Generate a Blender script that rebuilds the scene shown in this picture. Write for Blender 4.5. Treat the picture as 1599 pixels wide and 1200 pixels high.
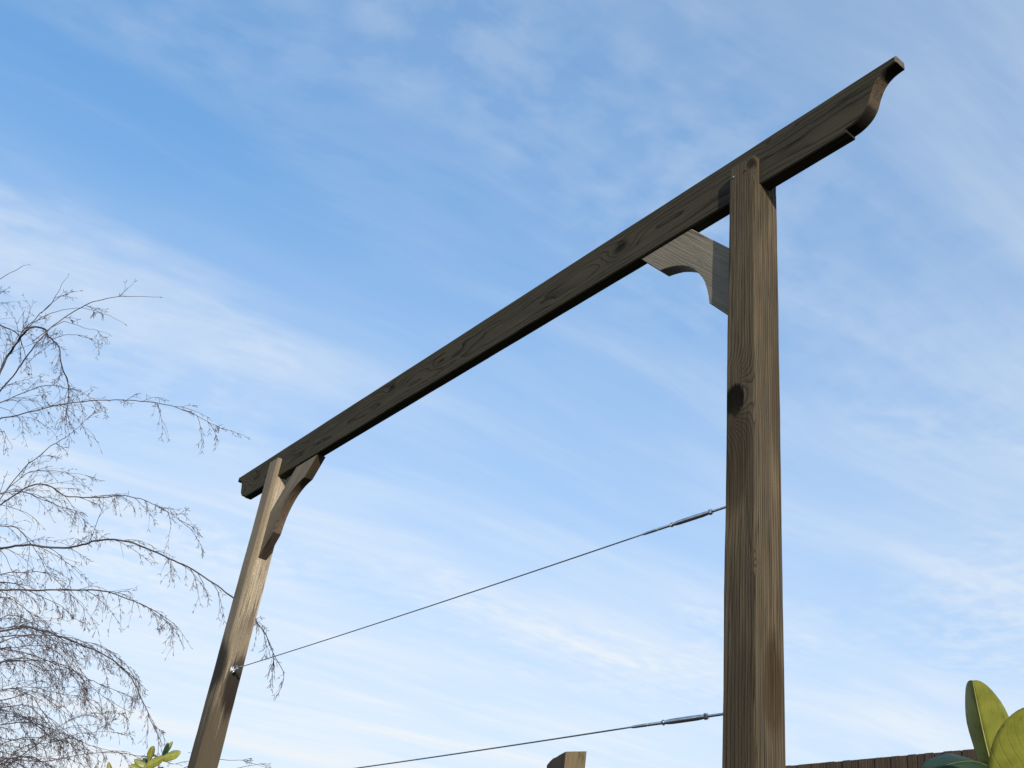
import bpy, bmesh, math, random
from mathutils import Vector, Matrix, noise

for o in list(bpy.data.objects):
    bpy.data.objects.remove(o, do_unlink=True)
SC = bpy.context.scene
COL = SC.collection
R = math.radians
Z0 = 3.0                      # height of the beam's underside above the ground

# ------------------------------------------------------------------ camera
F_PX, PITCH, ROLL, YAW = 1584.14, 0.53684, 0.14044, 0.97276
CAM = Vector((1.5596, -1.85579, Z0 - 2.2436))
cp, sp = math.cos(PITCH), math.sin(PITCH)
cr, sr = math.cos(ROLL), math.sin(ROLL)
cy, sy = math.cos(YAW), math.sin(YAW)
FWD = Vector((-sy * cp, cy * cp, sp))
_rt = Vector((cy, sy, 0))
_up = _rt.cross(FWD)
RIGHT = _rt * cr + _up * sr
UP = -_rt * sr + _up * cr
cam_data = bpy.data.cameras.new('camera')
cam = bpy.data.objects.new('camera', cam_data)
COL.objects.link(cam)
m = Matrix.Identity(4)
for i in range(3):
    m[i][0], m[i][1], m[i][2], m[i][3] = RIGHT[i], UP[i], -FWD[i], CAM[i]
cam.matrix_world = m
cam_data.sensor_width = 36.0
cam_data.lens = F_PX / 1599.0 * 36.0
cam_data.clip_start = 0.02
cam_data.clip_end = 3000
SC.camera = cam

# ------------------------------------------------------------------ sun, sky, exposure
SUN_TO = Vector((2.75, -1.0, 0.83)).normalized()
ELEV = math.asin(SUN_TO.z)
AZ = math.atan2(SUN_TO.x, SUN_TO.y)
sun_d = bpy.data.lights.new('sun', 'SUN')
sun_d.energy = 2.5
sun_d.angle = R(0.55)
sun_d.color = (1.0, 0.90, 0.76)
sun = bpy.data.objects.new('sun', sun_d)
COL.objects.link(sun)
sun.rotation_euler = SUN_TO.to_track_quat('Z', 'Y').to_euler()
sun.location = (20, -8, 12)
SC.view_settings.view_transform = 'Standard'
SC.view_settings.look = 'None'
SC.view_settings.exposure = 1.0
SC.view_settings.gamma = 1.0
SC.view_settings.use_curve_mapping = False


class NT:
    """small helper that writes node trees"""
    def __init__(s, tree):
        s.t = tree
        s.n = tree.nodes
        s.l = tree.links

    def new(s, kind, **kw):
        nd = s.n.new(kind)
        for k, v in kw.items():
            setattr(nd, k, v)
        return nd

    def put(s, sock, v):
        if isinstance(v, bpy.types.NodeSocket):
            s.l.new(v, sock)
        elif v is not None:
            sock.default_value = v

    def math(s, op, a, b=None, c=None, clamp=False):
        nd = s.new('ShaderNodeMath', operation=op, use_clamp=clamp)
        s.put(nd.inputs[0], a)
        s.put(nd.inputs[1], b)
        s.put(nd.inputs[2], c)
        return nd.outputs[0]

    def vmath(s, op, a, b=None):
        nd = s.new('ShaderNodeVectorMath', operation=op)
        s.put(nd.inputs[0], a)
        s.put(nd.inputs[1], b)
        return nd.outputs['Value'] if op in ('DOT_PRODUCT', 'LENGTH', 'DISTANCE') else nd.outputs[0]

    def scale(s, a, k):
        nd = s.new('ShaderNodeVectorMath', operation='SCALE')
        s.put(nd.inputs[0], a)
        s.put(nd.inputs['Scale'], k)
        return nd.outputs[0]

    def xyz(s, x, y, z):
        nd = s.new('ShaderNodeCombineXYZ')
        s.put(nd.inputs[0], x)
        s.put(nd.inputs[1], y)
        s.put(nd.inputs[2], z)
        return nd.outputs[0]

    def sep(s, v):
        nd = s.new('ShaderNodeSeparateXYZ')
        s.put(nd.inputs[0], v)
        return nd.outputs

    def noise(s, v, scale=1.0, detail=4, rough=0.55, dist=0.0, lac=2.0):
        nd = s.new('ShaderNodeTexNoise')
        s.put(nd.inputs['Vector'], v)
        nd.inputs['Scale'].default_value = scale
        nd.inputs['Detail'].default_value = detail
        nd.inputs['Roughness'].default_value = rough
        nd.inputs['Lacunarity'].default_value = lac
        nd.inputs['Distortion'].default_value = dist
        return nd.outputs[0]

    def mapr(s, v, a, b, c=0.0, d=1.0, smooth=False):
        nd = s.new('ShaderNodeMapRange')
        if smooth:
            nd.interpolation_type = 'SMOOTHSTEP'
        s.put(nd.inputs[0], v)
        for i, q in enumerate((a, b, c, d)):
            s.put(nd.inputs[i + 1], q)
        return nd.outputs[0]

    def mix(s, f, a, b, mode='MIX'):
        nd = s.new('ShaderNodeMix', data_type='RGBA', blend_type=mode)
        s.put(nd.inputs[0], f)
        for sk, v in ((nd.inputs[6], a), (nd.inputs[7], b)):
            if isinstance(v, (tuple, list)) and len(v) == 3:
                v = (*v, 1.0)
            s.put(sk, v)
        return nd.outputs[2]


# -- the sky: Nishita air with streaks of cirrus at one height (plane-projected noise)
world = bpy.data.worlds.new('World')
SC.world = world
world.use_nodes = True
wt = NT(world.node_tree)
wt.n.clear()
sky = wt.new('ShaderNodeTexSky', sky_type='NISHITA')
sky.sun_disc = False
sky.sun_elevation = ELEV
sky.sun_rotation = AZ
sky.altitude = 50
sky.air_density = 1.0
sky.dust_density = 0.2
sky.ozone_density = 5.0
wdir = wt.new('ShaderNodeTexCoord').outputs['Generated']
dx, dy, dz = wt.sep(wdir)
zz = wt.math('MAXIMUM', dz, 0.03)
px = wt.math('DIVIDE', dx, zz)
py = wt.math('DIVIDE', dy, zz)
a0 = R(-7)
ux = wt.math('ADD', wt.math('MULTIPLY', px, math.cos(a0)), wt.math('MULTIPLY', py, -math.sin(a0) * -1))
uy = wt.math('ADD', wt.math('MULTIPLY', px, -math.sin(a0)), wt.math('MULTIPLY', py, math.cos(a0)))
def wn(x, y, seed, fx, fy, det, ro):
    return wt.noise(wt.xyz(wt.math('MULTIPLY', x, fx), wt.math('MULTIPLY', y, fy), seed), 1.0, det, ro)


S1, S2, S3, S4 = 43.03, 48.23, 45.23, 28.46
warp = wn(ux, uy, 3.1, 0.8, 0.45, 3, 0.5)
ux2 = wt.math('ADD', ux, wt.math('MULTIPLY', wt.math('SUBTRACT', warp, 0.5), 0.6))
big = wn(ux2, uy, S1, 1.25, 0.36, 5, 0.52)
fine = wn(ux2, uy, S2, 7.0, 1.1, 6, 0.62)
veil = wn(ux, uy, S3, 0.6, 0.35, 3, 0.5)
pat = wt.mapr(wn(ux, uy, S4, 1.3, 0.8, 2, 0.5), 0.52, 0.70)
rip = wn(ux2, uy, 5.0, 17, 13, 3, 0.5)
cm = wt.mapr(big, 0.32, 0.72, smooth=True)
cm = wt.math('MULTIPLY', cm, wt.mapr(fine, 0.25, 0.75, 0.55, 1.25))
cm = wt.math('ADD', cm, wt.math('MULTIPLY', wt.mapr(fine, 0.45, 0.75), 0.16))
cm = wt.math('ADD', cm, wt.math('MULTIPLY', pat, wt.mapr(rip, 0.40, 0.66, 0.0, 0.42)))
cm = wt.math('MULTIPLY', cm, wt.mapr(veil, 0.3, 0.7, 0.5, 1.2))
low = wt.mapr(dz, 0.70, 0.12, 0.0, 1.0)          # a slanting path through the layer is longer
thick = wt.mapr(low, 0.0, 1.0, 0.46, 0.42)
veil2 = wt.math('MULTIPLY', wt.math('POWER', low, 1.15), 0.74)
alpha = wt.math('ADD', wt.math('MULTIPLY', cm, thick), veil2, clamp=True)
SKY_ST = 0.15
gam = wt.new('ShaderNodeGamma')
wt.put(gam.inputs[0], wt.mix(1.0, sky.outputs[0], (SKY_ST,) * 3, 'MULTIPLY'))
gam.inputs[1].default_value = 0.52
air = wt.mix(1.0, gam.outputs[0], tuple(c / SKY_ST for c in (0.245, 0.45, 0.615)), 'MULTIPLY')
skycol = wt.mix(alpha, air, (2.85, 3.02, 3.18))
bg = wt.new('ShaderNodeBackground')
wt.put(bg.inputs[0], skycol)
bg.inputs[1].default_value = SKY_ST
out = wt.new('ShaderNodeOutputWorld')
wt.l.new(bg.outputs[0], out.inputs[0])


# ------------------------------------------------------------------ helpers
def px_ray(x, y):
    return (FWD + RIGHT * ((x - 800) / F_PX) + UP * ((600 - y) / F_PX))


def at(x, y, depth):
    """a point of the place: along the sight line through photo pixel x, y at a depth in metres"""
    return CAM + px_ray(x, y) * depth


def obj(name, me, mat=None, parent=None):
    if not isinstance(me, bpy.types.Mesh):
        bm = me
        me = bpy.data.meshes.new(name)
        bm.to_mesh(me)
        bm.free()
    o = bpy.data.objects.new(name, me)
    COL.objects.link(o)
    if mat is not None and len(me.materials) == 0:
        for mm in (mat if isinstance(mat, (list, tuple)) else [mat]):
            me.materials.append(mm)
    if parent is not None:
        o.parent = parent
    return o


def thing(name, label, cat, loc=(0, 0, 0), group=None):
    o = bpy.data.objects.new(name, None)
    COL.objects.link(o)
    o.location = loc
    o.empty_display_size = 0.1
    o['label'] = label
    o['category'] = cat
    if group:
        o['group'] = group
    return o


def py_mesh(name, v, f, smooth=False):
    me = bpy.data.meshes.new(name)
    me.from_pydata([tuple(q) for q in v], [], f)
    me.update()
    if smooth:
        me.polygons.foreach_set('use_smooth', [True] * len(me.polygons))
    return me


class Tubes:
    """many tapered tubes collected in one mesh"""
    def __init__(s):
        s.v = []
        s.f = []

    def add(s, pts, rads, sides=5, cap=True):
        n = len(pts)
        base = len(s.v)
        tan = [(pts[min(i + 1, n - 1)] - pts[max(i - 1, 0)]).normalized() for i in range(n)]
        ref = Vector((0, 0, 1)) if abs(tan[0].z) < 0.9 else Vector((1, 0, 0))
        a = tan[0].cross(ref).normalized()
        for i in range(n):
            a = (a - tan[i] * a.dot(tan[i]))
            if a.length < 1e-6:
                a = tan[i].orthogonal()
            a.normalize()
            b = tan[i].cross(a)
            for k in range(sides):
                th = 2 * math.pi * k / sides
                s.v.append(pts[i] + (a * math.cos(th) + b * math.sin(th)) * rads[i])
        for i in range(n - 1):
            for k in range(sides):
                k2 = (k + 1) % sides
                s.f.append((base + i * sides + k, base + i * sides + k2, base + (i + 1) * sides + k2, base + (i + 1) * sides + k))
        if cap:
            s.f.append(tuple(base + k for k in range(sides))[::-1])
            s.f.append(tuple(base + (n - 1) * sides + k for k in range(sides)))

    def mesh(s, name, smooth=True):
        return py_mesh(name, s.v, s.f, smooth)


def catmull(p, per=6):
    q = [p[0] + (p[0] - p[1])] + list(p) + [p[-1] + (p[-1] - p[-2])]
    o = []
    for i in range(1, len(q) - 2):
        for k in range(per):
            t = k / per
            a, b, c, d = q[i - 1], q[i], q[i + 1], q[i + 2]
            o.append(0.5 * ((2 * b) + (c - a) * t + (2 * a - 5 * b + 4 * c - d) * t * t + (3 * b - a - 3 * c + d) * t ** 3))
    o.append(p[-1].copy())
    return o


# ------------------------------------------------------------------ materials
def new_mat(name):
    mt = bpy.data.materials.new(name)
    mt.use_nodes = True
    nt = NT(mt.node_tree)
    nt.n.clear()
    o = nt.new('ShaderNodeOutputMaterial')
    b = nt.new('ShaderNodeBsdfPrincipled')
    nt.l.new(b.outputs[0], o.inputs[0])
    return mt, nt, b, o


def wood(name, axis, pale, dark, pith=(0.0, 0.05, 0.0), freq=170, knots=(), stains_and_shade=(), line=0.75,
         warp=0.012, patch=0.35, rough=0.8, bump=0.0012, fibre=0.5, green=0.0, spec=0.25, sharp=3.0, speck_scale=900, speck_k=0.35, check=0.8):
    """sawn softwood: growth rings round an off-centre pith, bent round knots, with fibre streaks and weathering.
    axis = long direction; knots = (x, y, z, radius, push[, along]); stains_and_shade = (x, y, z, rx, ry, rz, strength)"""
    mt, nt, b, o = new_mat(name)
    P = nt.new('ShaderNodeTexCoord').outputs['Object']
    L = Vector(axis).normalized()
    U = Vector((0, 1, 0)) if abs(L.y) < 0.5 else Vector((1, 0, 0))
    V = L.cross(U).normalized()
    rel = nt.vmath('SUBTRACT', P, tuple(pith))
    l = nt.vmath('DOT_PRODUCT', rel, tuple(L))
    u = nt.vmath('DOT_PRODUCT', rel, tuple(U))
    v = nt.vmath('DOT_PRODUCT', rel, tuple(V))
    wv = nt.noise(nt.xyz(nt.math('MULTIPLY', l, 1.6), nt.math('MULTIPLY', u, 7), nt.math('MULTIPLY', v, 7)), 1.0, 3, 0.5)
    wv2 = nt.noise(nt.xyz(nt.math('MULTIPLY', l, 9), nt.math('MULTIPLY', u, 30), nt.math('MULTIPLY', v, 30)), 1.0, 2, 0.5)
    d = nt.math('SQRT', nt.math('ADD', nt.math('MULTIPLY', u, u), nt.math('MULTIPLY', v, v)))
    d = nt.math('ADD', d, nt.math('MULTIPLY', nt.math('SUBTRACT', wv, 0.5), warp * 2))
    d = nt.math('ADD', d, nt.math('MULTIPLY', nt.math('SUBTRACT', wv2, 0.5), warp * 0.22))
    core = None
    for kn in knots:
        x, y, z, rad, push = kn[:5]
        lon = kn[5] if len(kn) > 5 else 0.55
        q = nt.vmath('SUBTRACT', P, (x, y, z))
        ql = nt.math('MULTIPLY', nt.vmath('DOT_PRODUCT', q, tuple(L)), lon)
        qu = nt.vmath('DOT_PRODUCT', q, tuple(U))
        qv = nt.vmath('DOT_PRODUCT', q, tuple(V))
        r2 = nt.math('ADD', nt.math('MULTIPLY', ql, ql), nt.math('ADD', nt.math('MULTIPLY', qu, qu), nt.math('MULTIPLY', qv, qv)))
        g = nt.math('EXPONENT', nt.math('MULTIPLY', r2, -1.0 / (rad * 2.2) ** 2))
        d = nt.math('ADD', d, nt.math('MULTIPLY', g, push))
        c = nt.mapr(nt.math('SQRT', r2), rad * 1.15, rad * 0.7, 0, 1, True)
        core = c if core is None else nt.math('MAXIMUM', core, c)
    fr = nt.math('FRACT', nt.math('MULTIPLY', d, freq))
    ring = nt.math('POWER', fr, sharp)
    ring = nt.math('MULTIPLY', ring, nt.mapr(fr, 0.93, 1.0, 1.0, 0.0))
    fib = nt.noise(nt.xyz(nt.math('MULTIPLY', l, 6), nt.math('MULTIPLY', u, 420), nt.math('MULTIPLY', v, 420)), 1.0, 3, 0.6)
    fib2 = nt.noise(nt.xyz(nt.math('MULTIPLY', l, 2.2), nt.math('MULTIPLY', u, 110), nt.math('MULTIPLY', v, 110)), 1.0, 3, 0.6)
    blot = nt.noise(nt.xyz(nt.math('MULTIPLY', l, 3.2), nt.math('MULTIPLY', u, 14), nt.math('MULTIPLY', v, 14)), 1.0, 5, 0.62)
    speck = nt.noise(P, speck_scale, 3, 0.6)
    ckn = nt.noise(nt.xyz(nt.math('MULTIPLY', l, 1.1), nt.math('MULTIPLY', u, 75), nt.math('MULTIPLY', v, 75)), 1.0, 2, 0.5, 0.15)
    ckm = nt.noise(nt.xyz(nt.math('MULTIPLY', l, 2.0), nt.math('MULTIPLY', u, 9), nt.math('MULTIPLY', v, 9)), 1.0, 2, 0.5)
    crack = nt.math('MULTIPLY', nt.mapr(nt.math('ABSOLUTE', nt.math('SUBTRACT', ckn, 0.5)), 0.022, 0.004), nt.mapr(ckm, 0.53, 0.60))
    crack = nt.math('MULTIPLY', crack, check)
    vary = nt.mapr(blot, 0.32, 0.68, 0.6, 1.2)
    f = nt.math('MULTIPLY', nt.math('MULTIPLY', ring, line), vary)
    f = nt.math('ADD', f, nt.math('MULTIPLY', nt.mapr(fib, 0.38, 0.66), fibre * 0.55))
    f = nt.math('ADD', f, nt.math('MULTIPLY', nt.mapr(fib2, 0.42, 0.62), fibre * 0.6), clamp=True)
    col = nt.mix(f, pale, dark)
    grey = sum(pale) / 3
    col = nt.mix(nt.math('MULTIPLY', nt.mapr(blot, 0.38, 0.72), patch), col, tuple(0.42 * (0.6 * c + 0.4 * grey) for c in pale))
    col = nt.mix(nt.math('MULTIPLY', nt.mapr(fib2, 0.52, 0.72), 0.25), col, tuple(1.25 * (0.45 * c + 0.55 * grey) for c in pale))
    if green:
        gm = nt.mapr(nt.noise(P, 9, 4, 0.6), 0.5, 0.75)
        col = nt.mix(nt.math('MULTIPLY', gm, green), col, (pale[1] * 0.75, pale[1] * 0.85, pale[2] * 0.6))
    col = nt.mix(nt.mapr(speck, 0.56, 0.8, 0, speck_k), col, tuple(min(1, c * 1.7) for c in pale))
    if speck_k > 0.4:
        col = nt.mix(nt.mapr(speck, 0.5, 0.32, 0, speck_k), col, dark)
    for s in stains_and_shade:
        x, y, z, rx, ry, rz, k = s[:7]
        q = nt.vmath('DIVIDE', nt.vmath('SUBTRACT', P, (x, y, z)), (rx, ry, rz))
        ln = nt.math('ADD', nt.vmath('LENGTH', q), nt.math('MULTIPLY', nt.math('SUBTRACT', blot, 0.5), 1.1))
        ln = nt.math('ADD', ln, nt.math('MULTIPLY', nt.math('SUBTRACT', fib2, 0.5), 0.9))
        col = nt.mix(nt.mapr(ln, 1.15, 0.85 if k > 0.96 else 0.6, 0, k, True), col, tuple(0.16 * c for c in dark) if len(s) < 8 else s[7])
    if core is not None:
        kr = nt.mapr(nt.math('FRACT', nt.math('MULTIPLY', d, freq * 1.4)), 0, 1, 0.25, 0.8)
        col = nt.mix(nt.math('MULTIPLY', core, kr), col, tuple(0.3 * c for c in dark))
    col = nt.mix(crack, col, tuple(0.25 * c for c in dark))
    nt.put(b.inputs['Base Color'], col)
    b.inputs['Roughness'].default_value = rough
    b.inputs['Specular IOR Level'].default_value = spec
    h = nt.math('ADD', nt.math('MULTIPLY', ring, -0.55), nt.math('MULTIPLY', fib, -0.8))
    h = nt.math('ADD', h, nt.math('MULTIPLY', fib2, -0.6))
    h = nt.math('ADD', h, nt.math('MULTIPLY', speck, 0.3))
    h = nt.math('ADD', h, nt.math('MULTIPLY', crack, -1.6))
    bp = nt.new('ShaderNodeBump')
    bp.inputs['Strength'].default_value = 0.8
    bp.inputs['Distance'].default_value = bump
    nt.put(bp.inputs['Height'], h)
    nt.l.new(bp.outputs[0], b.inputs['Normal'])
    return mt


def metal(name, col, rough, scratch=60):
    mt, nt, b, o = new_mat(name)
    P = nt.new('ShaderNodeTexCoord').outputs['Object']
    n = nt.noise(P, scratch, 3, 0.6)
    b.inputs['Metallic'].default_value = 1.0
    nt.put(b.inputs['Base Color'], nt.mix(nt.mapr(n, 0.35, 0.7), col, tuple(c * 0.6 for c in col)))
    nt.put(b.inputs['Roughness'], nt.mapr(n, 0.3, 0.7, rough * 0.8, rough * 1.4))
    return mt


def cable_mat(name):
    """stainless strand: the lay of the wires winds round the rope"""
    mt, nt, b, o = new_mat(name)
    P = nt.new('ShaderNodeTexCoord').outputs['Object']
    x, y, z = nt.sep(P)
    ph = nt.math('ADD', nt.math('MULTIPLY', nt.math('ARCTAN2', z, y), 6), nt.math('MULTIPLY', x, 520))
    s = nt.math('SINE', ph)
    b.inputs['Metallic'].default_value = 0.9
    nt.put(b.inputs['Base Color'], nt.mix(nt.mapr(s, -0.9, 0.2), (0.08, 0.085, 0.09), (0.30, 0.31, 0.32)))
    b.inputs['Roughness'].default_value = 0.5
    bp = nt.new('ShaderNodeBump')
    bp.inputs['Strength'].default_value = 0.8
    bp.inputs['Distance'].default_value = 0.001
    nt.put(bp.inputs['Height'], s)
    nt.l.new(bp.outputs[0], b.inputs['Normal'])
    return mt


def leaf_mat(name, top, under, trans, vein=0.35, gloss=0.35):
    mt, nt, b, o = new_mat(name)
    tc = nt.new('ShaderNodeTexCoord')
    uv = nt.sep(tc.outputs['UV'])
    P = tc.outputs['Object']
    av = nt.math('ABSOLUTE', nt.math('SUBTRACT', uv[1], 0.5))
    ph = nt.math('SUBTRACT', nt.math('MULTIPLY', uv[0], 9.0), nt.math('MULTIPLY', av, 7.0))
    ph = nt.math('ADD', ph, nt.math('MULTIPLY', nt.noise(P, 25, 2), 0.5))
    tri = nt.math('ABSOLUTE', nt.math('SUBTRACT', nt.math('FRACT', ph), 0.5))
    vn = nt.mapr(tri, 0.10, 0.0, 0, 1, True)
    net = nt.noise(nt.xyz(nt.math('MULTIPLY', uv[0], 60), nt.math('MULTIPLY', uv[1], 26), 2.0), 1.0, 3, 0.7)
    mott = nt.noise(P, 40, 5, 0.6)
    mott2 = nt.noise(P, 11, 3, 0.6)
    face = nt.new('ShaderNodeNewGeometry').outputs['Backfacing']
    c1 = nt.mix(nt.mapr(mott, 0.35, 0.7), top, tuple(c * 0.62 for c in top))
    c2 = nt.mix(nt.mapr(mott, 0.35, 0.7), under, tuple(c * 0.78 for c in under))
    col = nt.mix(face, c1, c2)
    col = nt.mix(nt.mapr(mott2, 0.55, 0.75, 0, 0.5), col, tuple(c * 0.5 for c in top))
    col = nt.mix(nt.math('MULTIPLY', vn, vein), col, tuple(c * 0.55 for c in under))
    col = nt.mix(nt.mapr(net, 0.5, 0.7, 0, 0.28), col, tuple(c * 0.6 for c in under))
    spot = nt.noise(P, 160, 2, 0.5)
    col = nt.mix(nt.mapr(spot, 0.70, 0.76, 0, 0.7), col, (0.10, 0.06, 0.025))
    edge = nt.math('MULTIPLY', nt.mapr(av, 0.40, 0.5), nt.mapr(mott2, 0.42, 0.6))
    col = nt.mix(nt.math('MULTIPLY', edge, 0.8), col, (0.035, 0.06, 0.018))
    nt.put(b.inputs['Base Color'], col)
    b.inputs['Roughness'].default_value = gloss
    b.inputs['Specular IOR Level'].default_value = 0.4
    bp = nt.new('ShaderNodeBump')
    bp.inputs['Strength'].default_value = 0.3
    bp.inputs['Distance'].default_value = 0.001
    nt.put(bp.inputs['Height'], nt.math('ADD', nt.math('MULTIPLY', vn, -1.0), nt.math('MULTIPLY', mott, 0.5)))
    nt.l.new(bp.outputs[0], b.inputs['Normal'])
    tr = nt.new('ShaderNodeBsdfTranslucent')
    nt.put(tr.inputs[0], nt.mix(nt.math('MULTIPLY', vn, 0.4), trans, tuple(c * 0.6 for c in trans)))
    mx = nt.new('ShaderNodeMixShader')
    mx.inputs[0].default_value = 0.28
    nt.l.new(b.outputs[0], mx.inputs[1])
    nt.l.new(tr.outputs[0], mx.inputs[2])
    nt.l.new(mx.outputs[0], o.inputs[0])
    return mt


def bark(name, a, b_, scale):
    mt, nt, b, o = new_mat(name)
    P = nt.new('ShaderNodeTexCoord').outputs['Object']
    n = nt.noise(P, scale, 4, 0.6)
    nt.put(b.inputs['Base Color'], nt.mix(nt.mapr(n, 0.35, 0.65), a, b_))
    b.inputs['Roughness'].default_value = 0.7
    return mt


# ------------------------------------------------------------------ ground
def ground_mat():
    mt, nt, b, o = new_mat('lawn')
    P = nt.new('ShaderNodeTexCoord').outputs['Object']
    n = nt.noise(P, 0.7, 5, 0.6)
    n2 = nt.noise(P, 40, 3, 0.6)
    c = nt.mix(n, (0.018, 0.022, 0.009), (0.028, 0.025, 0.013))
    c = nt.mix(nt.mapr(n2, 0.4, 0.7), c, (0.015, 0.02, 0.008))
    nt.put(b.inputs['Base Color'], c)
    b.inputs['Roughness'].default_value = 0.9
    return mt


gv, gf = [], []
G = 40
for i in range(G + 1):
    for j in range(G + 1):
        x = math.copysign(abs((i / G - 0.5) * 2) ** 2.5, i / G - 0.5) * 1500
        y = math.copysign(abs((j / G - 0.5) * 2) ** 2.5, j / G - 0.5) * 1500
        h = 0.0 if max(abs(x), abs(y)) < 12 else 0.4 * noise.noise((x * 0.02, y * 0.02, 0)) - 0.3
        gv.append((x, y, h if max(abs(x), abs(y)) >= 12 else 0.03 * noise.noise((x, y, 0)) - 0.03))
for i in range(G):
    for j in range(G):
        k = i * (G + 1) + j
        gf.append((k, k + G + 1, k + G + 2, k + 1))
g = obj('ground', py_mesh('ground', gv, gf, True), ground_mat())
g['kind'] = 'structure'

# ------------------------------------------------------------------ the timber arch
W, WT = 0.100, 0.109           # post: along the beam, across it
T0, TB, HB = 0.0286, 0.0468, 0.180
D = 3.3195
ZT = 0.1085
TZ = 0.10
Z = lambda z: Z0 + z

arch = thing('timber_arch', 'weathered timber arch of two posts under one beam with scrolled ends', 'arch')

beam_knots = []


def on_plane_t(x, y, t):
    r = px_ray(x, y)
    k = (t - CAM.y) / r.y
    return CAM + r * k


def on_plane_s(x, y, s):
    r = px_ray(x, y)
    k = (s - CAM.x) / r.x
    return CAM + r * k


def kn(x, y, t, rad, push, lon=0.55):
    q = on_plane_t(x, y, t)
    return (q.x, q.y + 0.006, q.z, rad, push, lon)


def kns(x, y, s, rad, push, lon=0.55):
    q = on_plane_s(x, y, s)
    return (q.x - 0.006, q.y, q.z, rad, push, lon)


beam_knots = [kn(970, 388, T0, 0.020, 0.030, 0.4), kn(715, 552, T0, 0.016, 0.02, 0.3), kn(688, 565, T0, 0.012, 0.02, 0.3),
              kn(612, 608, T0, 0.015, 0.025, 0.35), kn(1215, 215, T0, 0.004, 0.022, 0.16), kn(800, 490, T0, 0.004, 0.018, 0.14),
              kn(402, 745, T0, 0.020, 0.03, 0.4), kn(480, 690, T0, 0.010, 0.015, 0.3)]
M_BEAM = wood('beam_wood', (1, 0, 0), (0.062, 0.054, 0.037), (0.006, 0.005, 0.0035), (0, T0 + 0.085, Z(0.075)), 105, beam_knots,
              warp=0.024, patch=0.4, line=1.4, green=0.3, fibre=0.35, check=0.6, bump=0.0010, sharp=6.0, spec=0.10, rough=0.95)
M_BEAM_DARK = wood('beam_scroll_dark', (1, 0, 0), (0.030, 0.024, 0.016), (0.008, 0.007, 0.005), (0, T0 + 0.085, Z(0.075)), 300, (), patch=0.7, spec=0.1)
M_END = wood('beam_end_grain', (1, 0, 0), (0.24, 0.20, 0.14), (0.03, 0.025, 0.02), (0, T0 + 0.085, Z(0.075)), 260, (), patch=0.8,
             fibre=0.9, bump=0.002)
M_OGEE = wood('beam_scroll_wood', (1, 0, 0), (0.10, 0.072, 0.040), (0.03, 0.02, 0.011), (0, T0 + 0.085, Z(0.075)), 300, (), patch=0.4,
              stains_and_shade=[(0.355, T0 + 0.02, Z(0.018), 0.060, 0.2, 0.058, 0.95, (0.008, 0.006, 0.004)),
                      (0.475, T0 + 0.02, Z(0.155), 0.058, 0.2, 0.030, 0.95, (0.008, 0.006, 0.004))])

k_big = kn(1150, 622, 0, 0.022, 0.05, 0.55)
M_POST = wood('near_post_wood', (0, 0, 1), (0.138, 0.108, 0.068), (0.020, 0.015, 0.009), (-0.16, 0.19, Z(0)), 190,
              [k_big, kns(1184, 880, 0, 0.006, 0.014, 0.6), kn(1176, 256, 0, 0.010, 0.015)],
              stains_and_shade=[(k_big[0] - 0.004, 0, k_big[2] - 0.004, 0.036, 0.05, 0.052, 0.97),
                      (*on_plane_t(1150, 700, 0), 0.06, 0.03, 0.16, 0.55, (0.026, 0.018, 0.010)),
                      (*on_plane_t(1155, 1120, 0), 0.06, 0.03, 0.22, 0.35, (0.026, 0.018, 0.010)),
                      (*on_plane_t(1173, 255, 0), 0.02, 0.02, 0.022, 0.8, (0.02, 0.012, 0.007)),
                      (*on_plane_s(1208, 1075, 0), 0.02, 0.040, 0.12, 0.7, (0.040, 0.024, 0.012)),  # darker brown patch low on the outer face
                      (*on_plane_s(1213, 620, 0), 0.02, 0.025, 0.20, 0.4, (0.040, 0.026, 0.014))],
              warp=0.008, patch=0.5, line=0.75, fibre=0.75, check=0.55, bump=0.0022, sharp=2.5, spec=0.12, rough=0.95)
eye_p = on_plane_s(368, 1046, -D)
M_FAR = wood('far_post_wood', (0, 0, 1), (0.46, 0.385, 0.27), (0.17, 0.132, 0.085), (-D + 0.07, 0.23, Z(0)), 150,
             [(eye_p.x, eye_p.y + 0.02, eye_p.z + 0.03, 0.022, 0.03, 0.5)],
             stains_and_shade=[(-D - 0.1, 0.0, eye_p.z + 0.5, 0.2, 0.032, 2.2, 0.6, (0.085, 0.066, 0.042)),  # front face darkened all along: weathering plus shade painted into the colour
                     (-D, 0.05, eye_p.z - 0.68, 0.3, 0.3, 0.70, 0.95, (0.060, 0.046, 0.028)),  # cast shadow over the lower post, painted into the wood
                     (-D, 0.03, eye_p.z - 0.75, 0.3, 0.05, 0.16, 0.4, (0.17, 0.13, 0.08)),
                     (-D, 0.086, eye_p.z - 0.07, 0.06, 0.062, 0.17, 0.96, (0.012, 0.008, 0.005)),
                     (-D - 0.06, -0.0, eye_p.z + 0.0, 0.11, 0.034, 0.15, 0.95, (0.012, 0.009, 0.006)),
                     (-D, 0.07, eye_p.z + 0.16, 0.2, 0.07, 0.14, 0.5, (0.09, 0.066, 0.04))],
             warp=0.008, patch=0.65, line=0.5, fibre=0.8, bump=0.0022, speck_scale=170, speck_k=0.45)
M_BRACE = wood('brace_wood', (1, 0, -1), (0.25, 0.218, 0.160), (0.095, 0.080, 0.056), (-0.30, 0.10, Z(0.02)), 120,
               [kn(1096, 406, 0.04, 0.007, 0.02, 0.5)], warp=0.03, patch=0.55, line=0.32, fibre=0.6, check=0.5)
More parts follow.
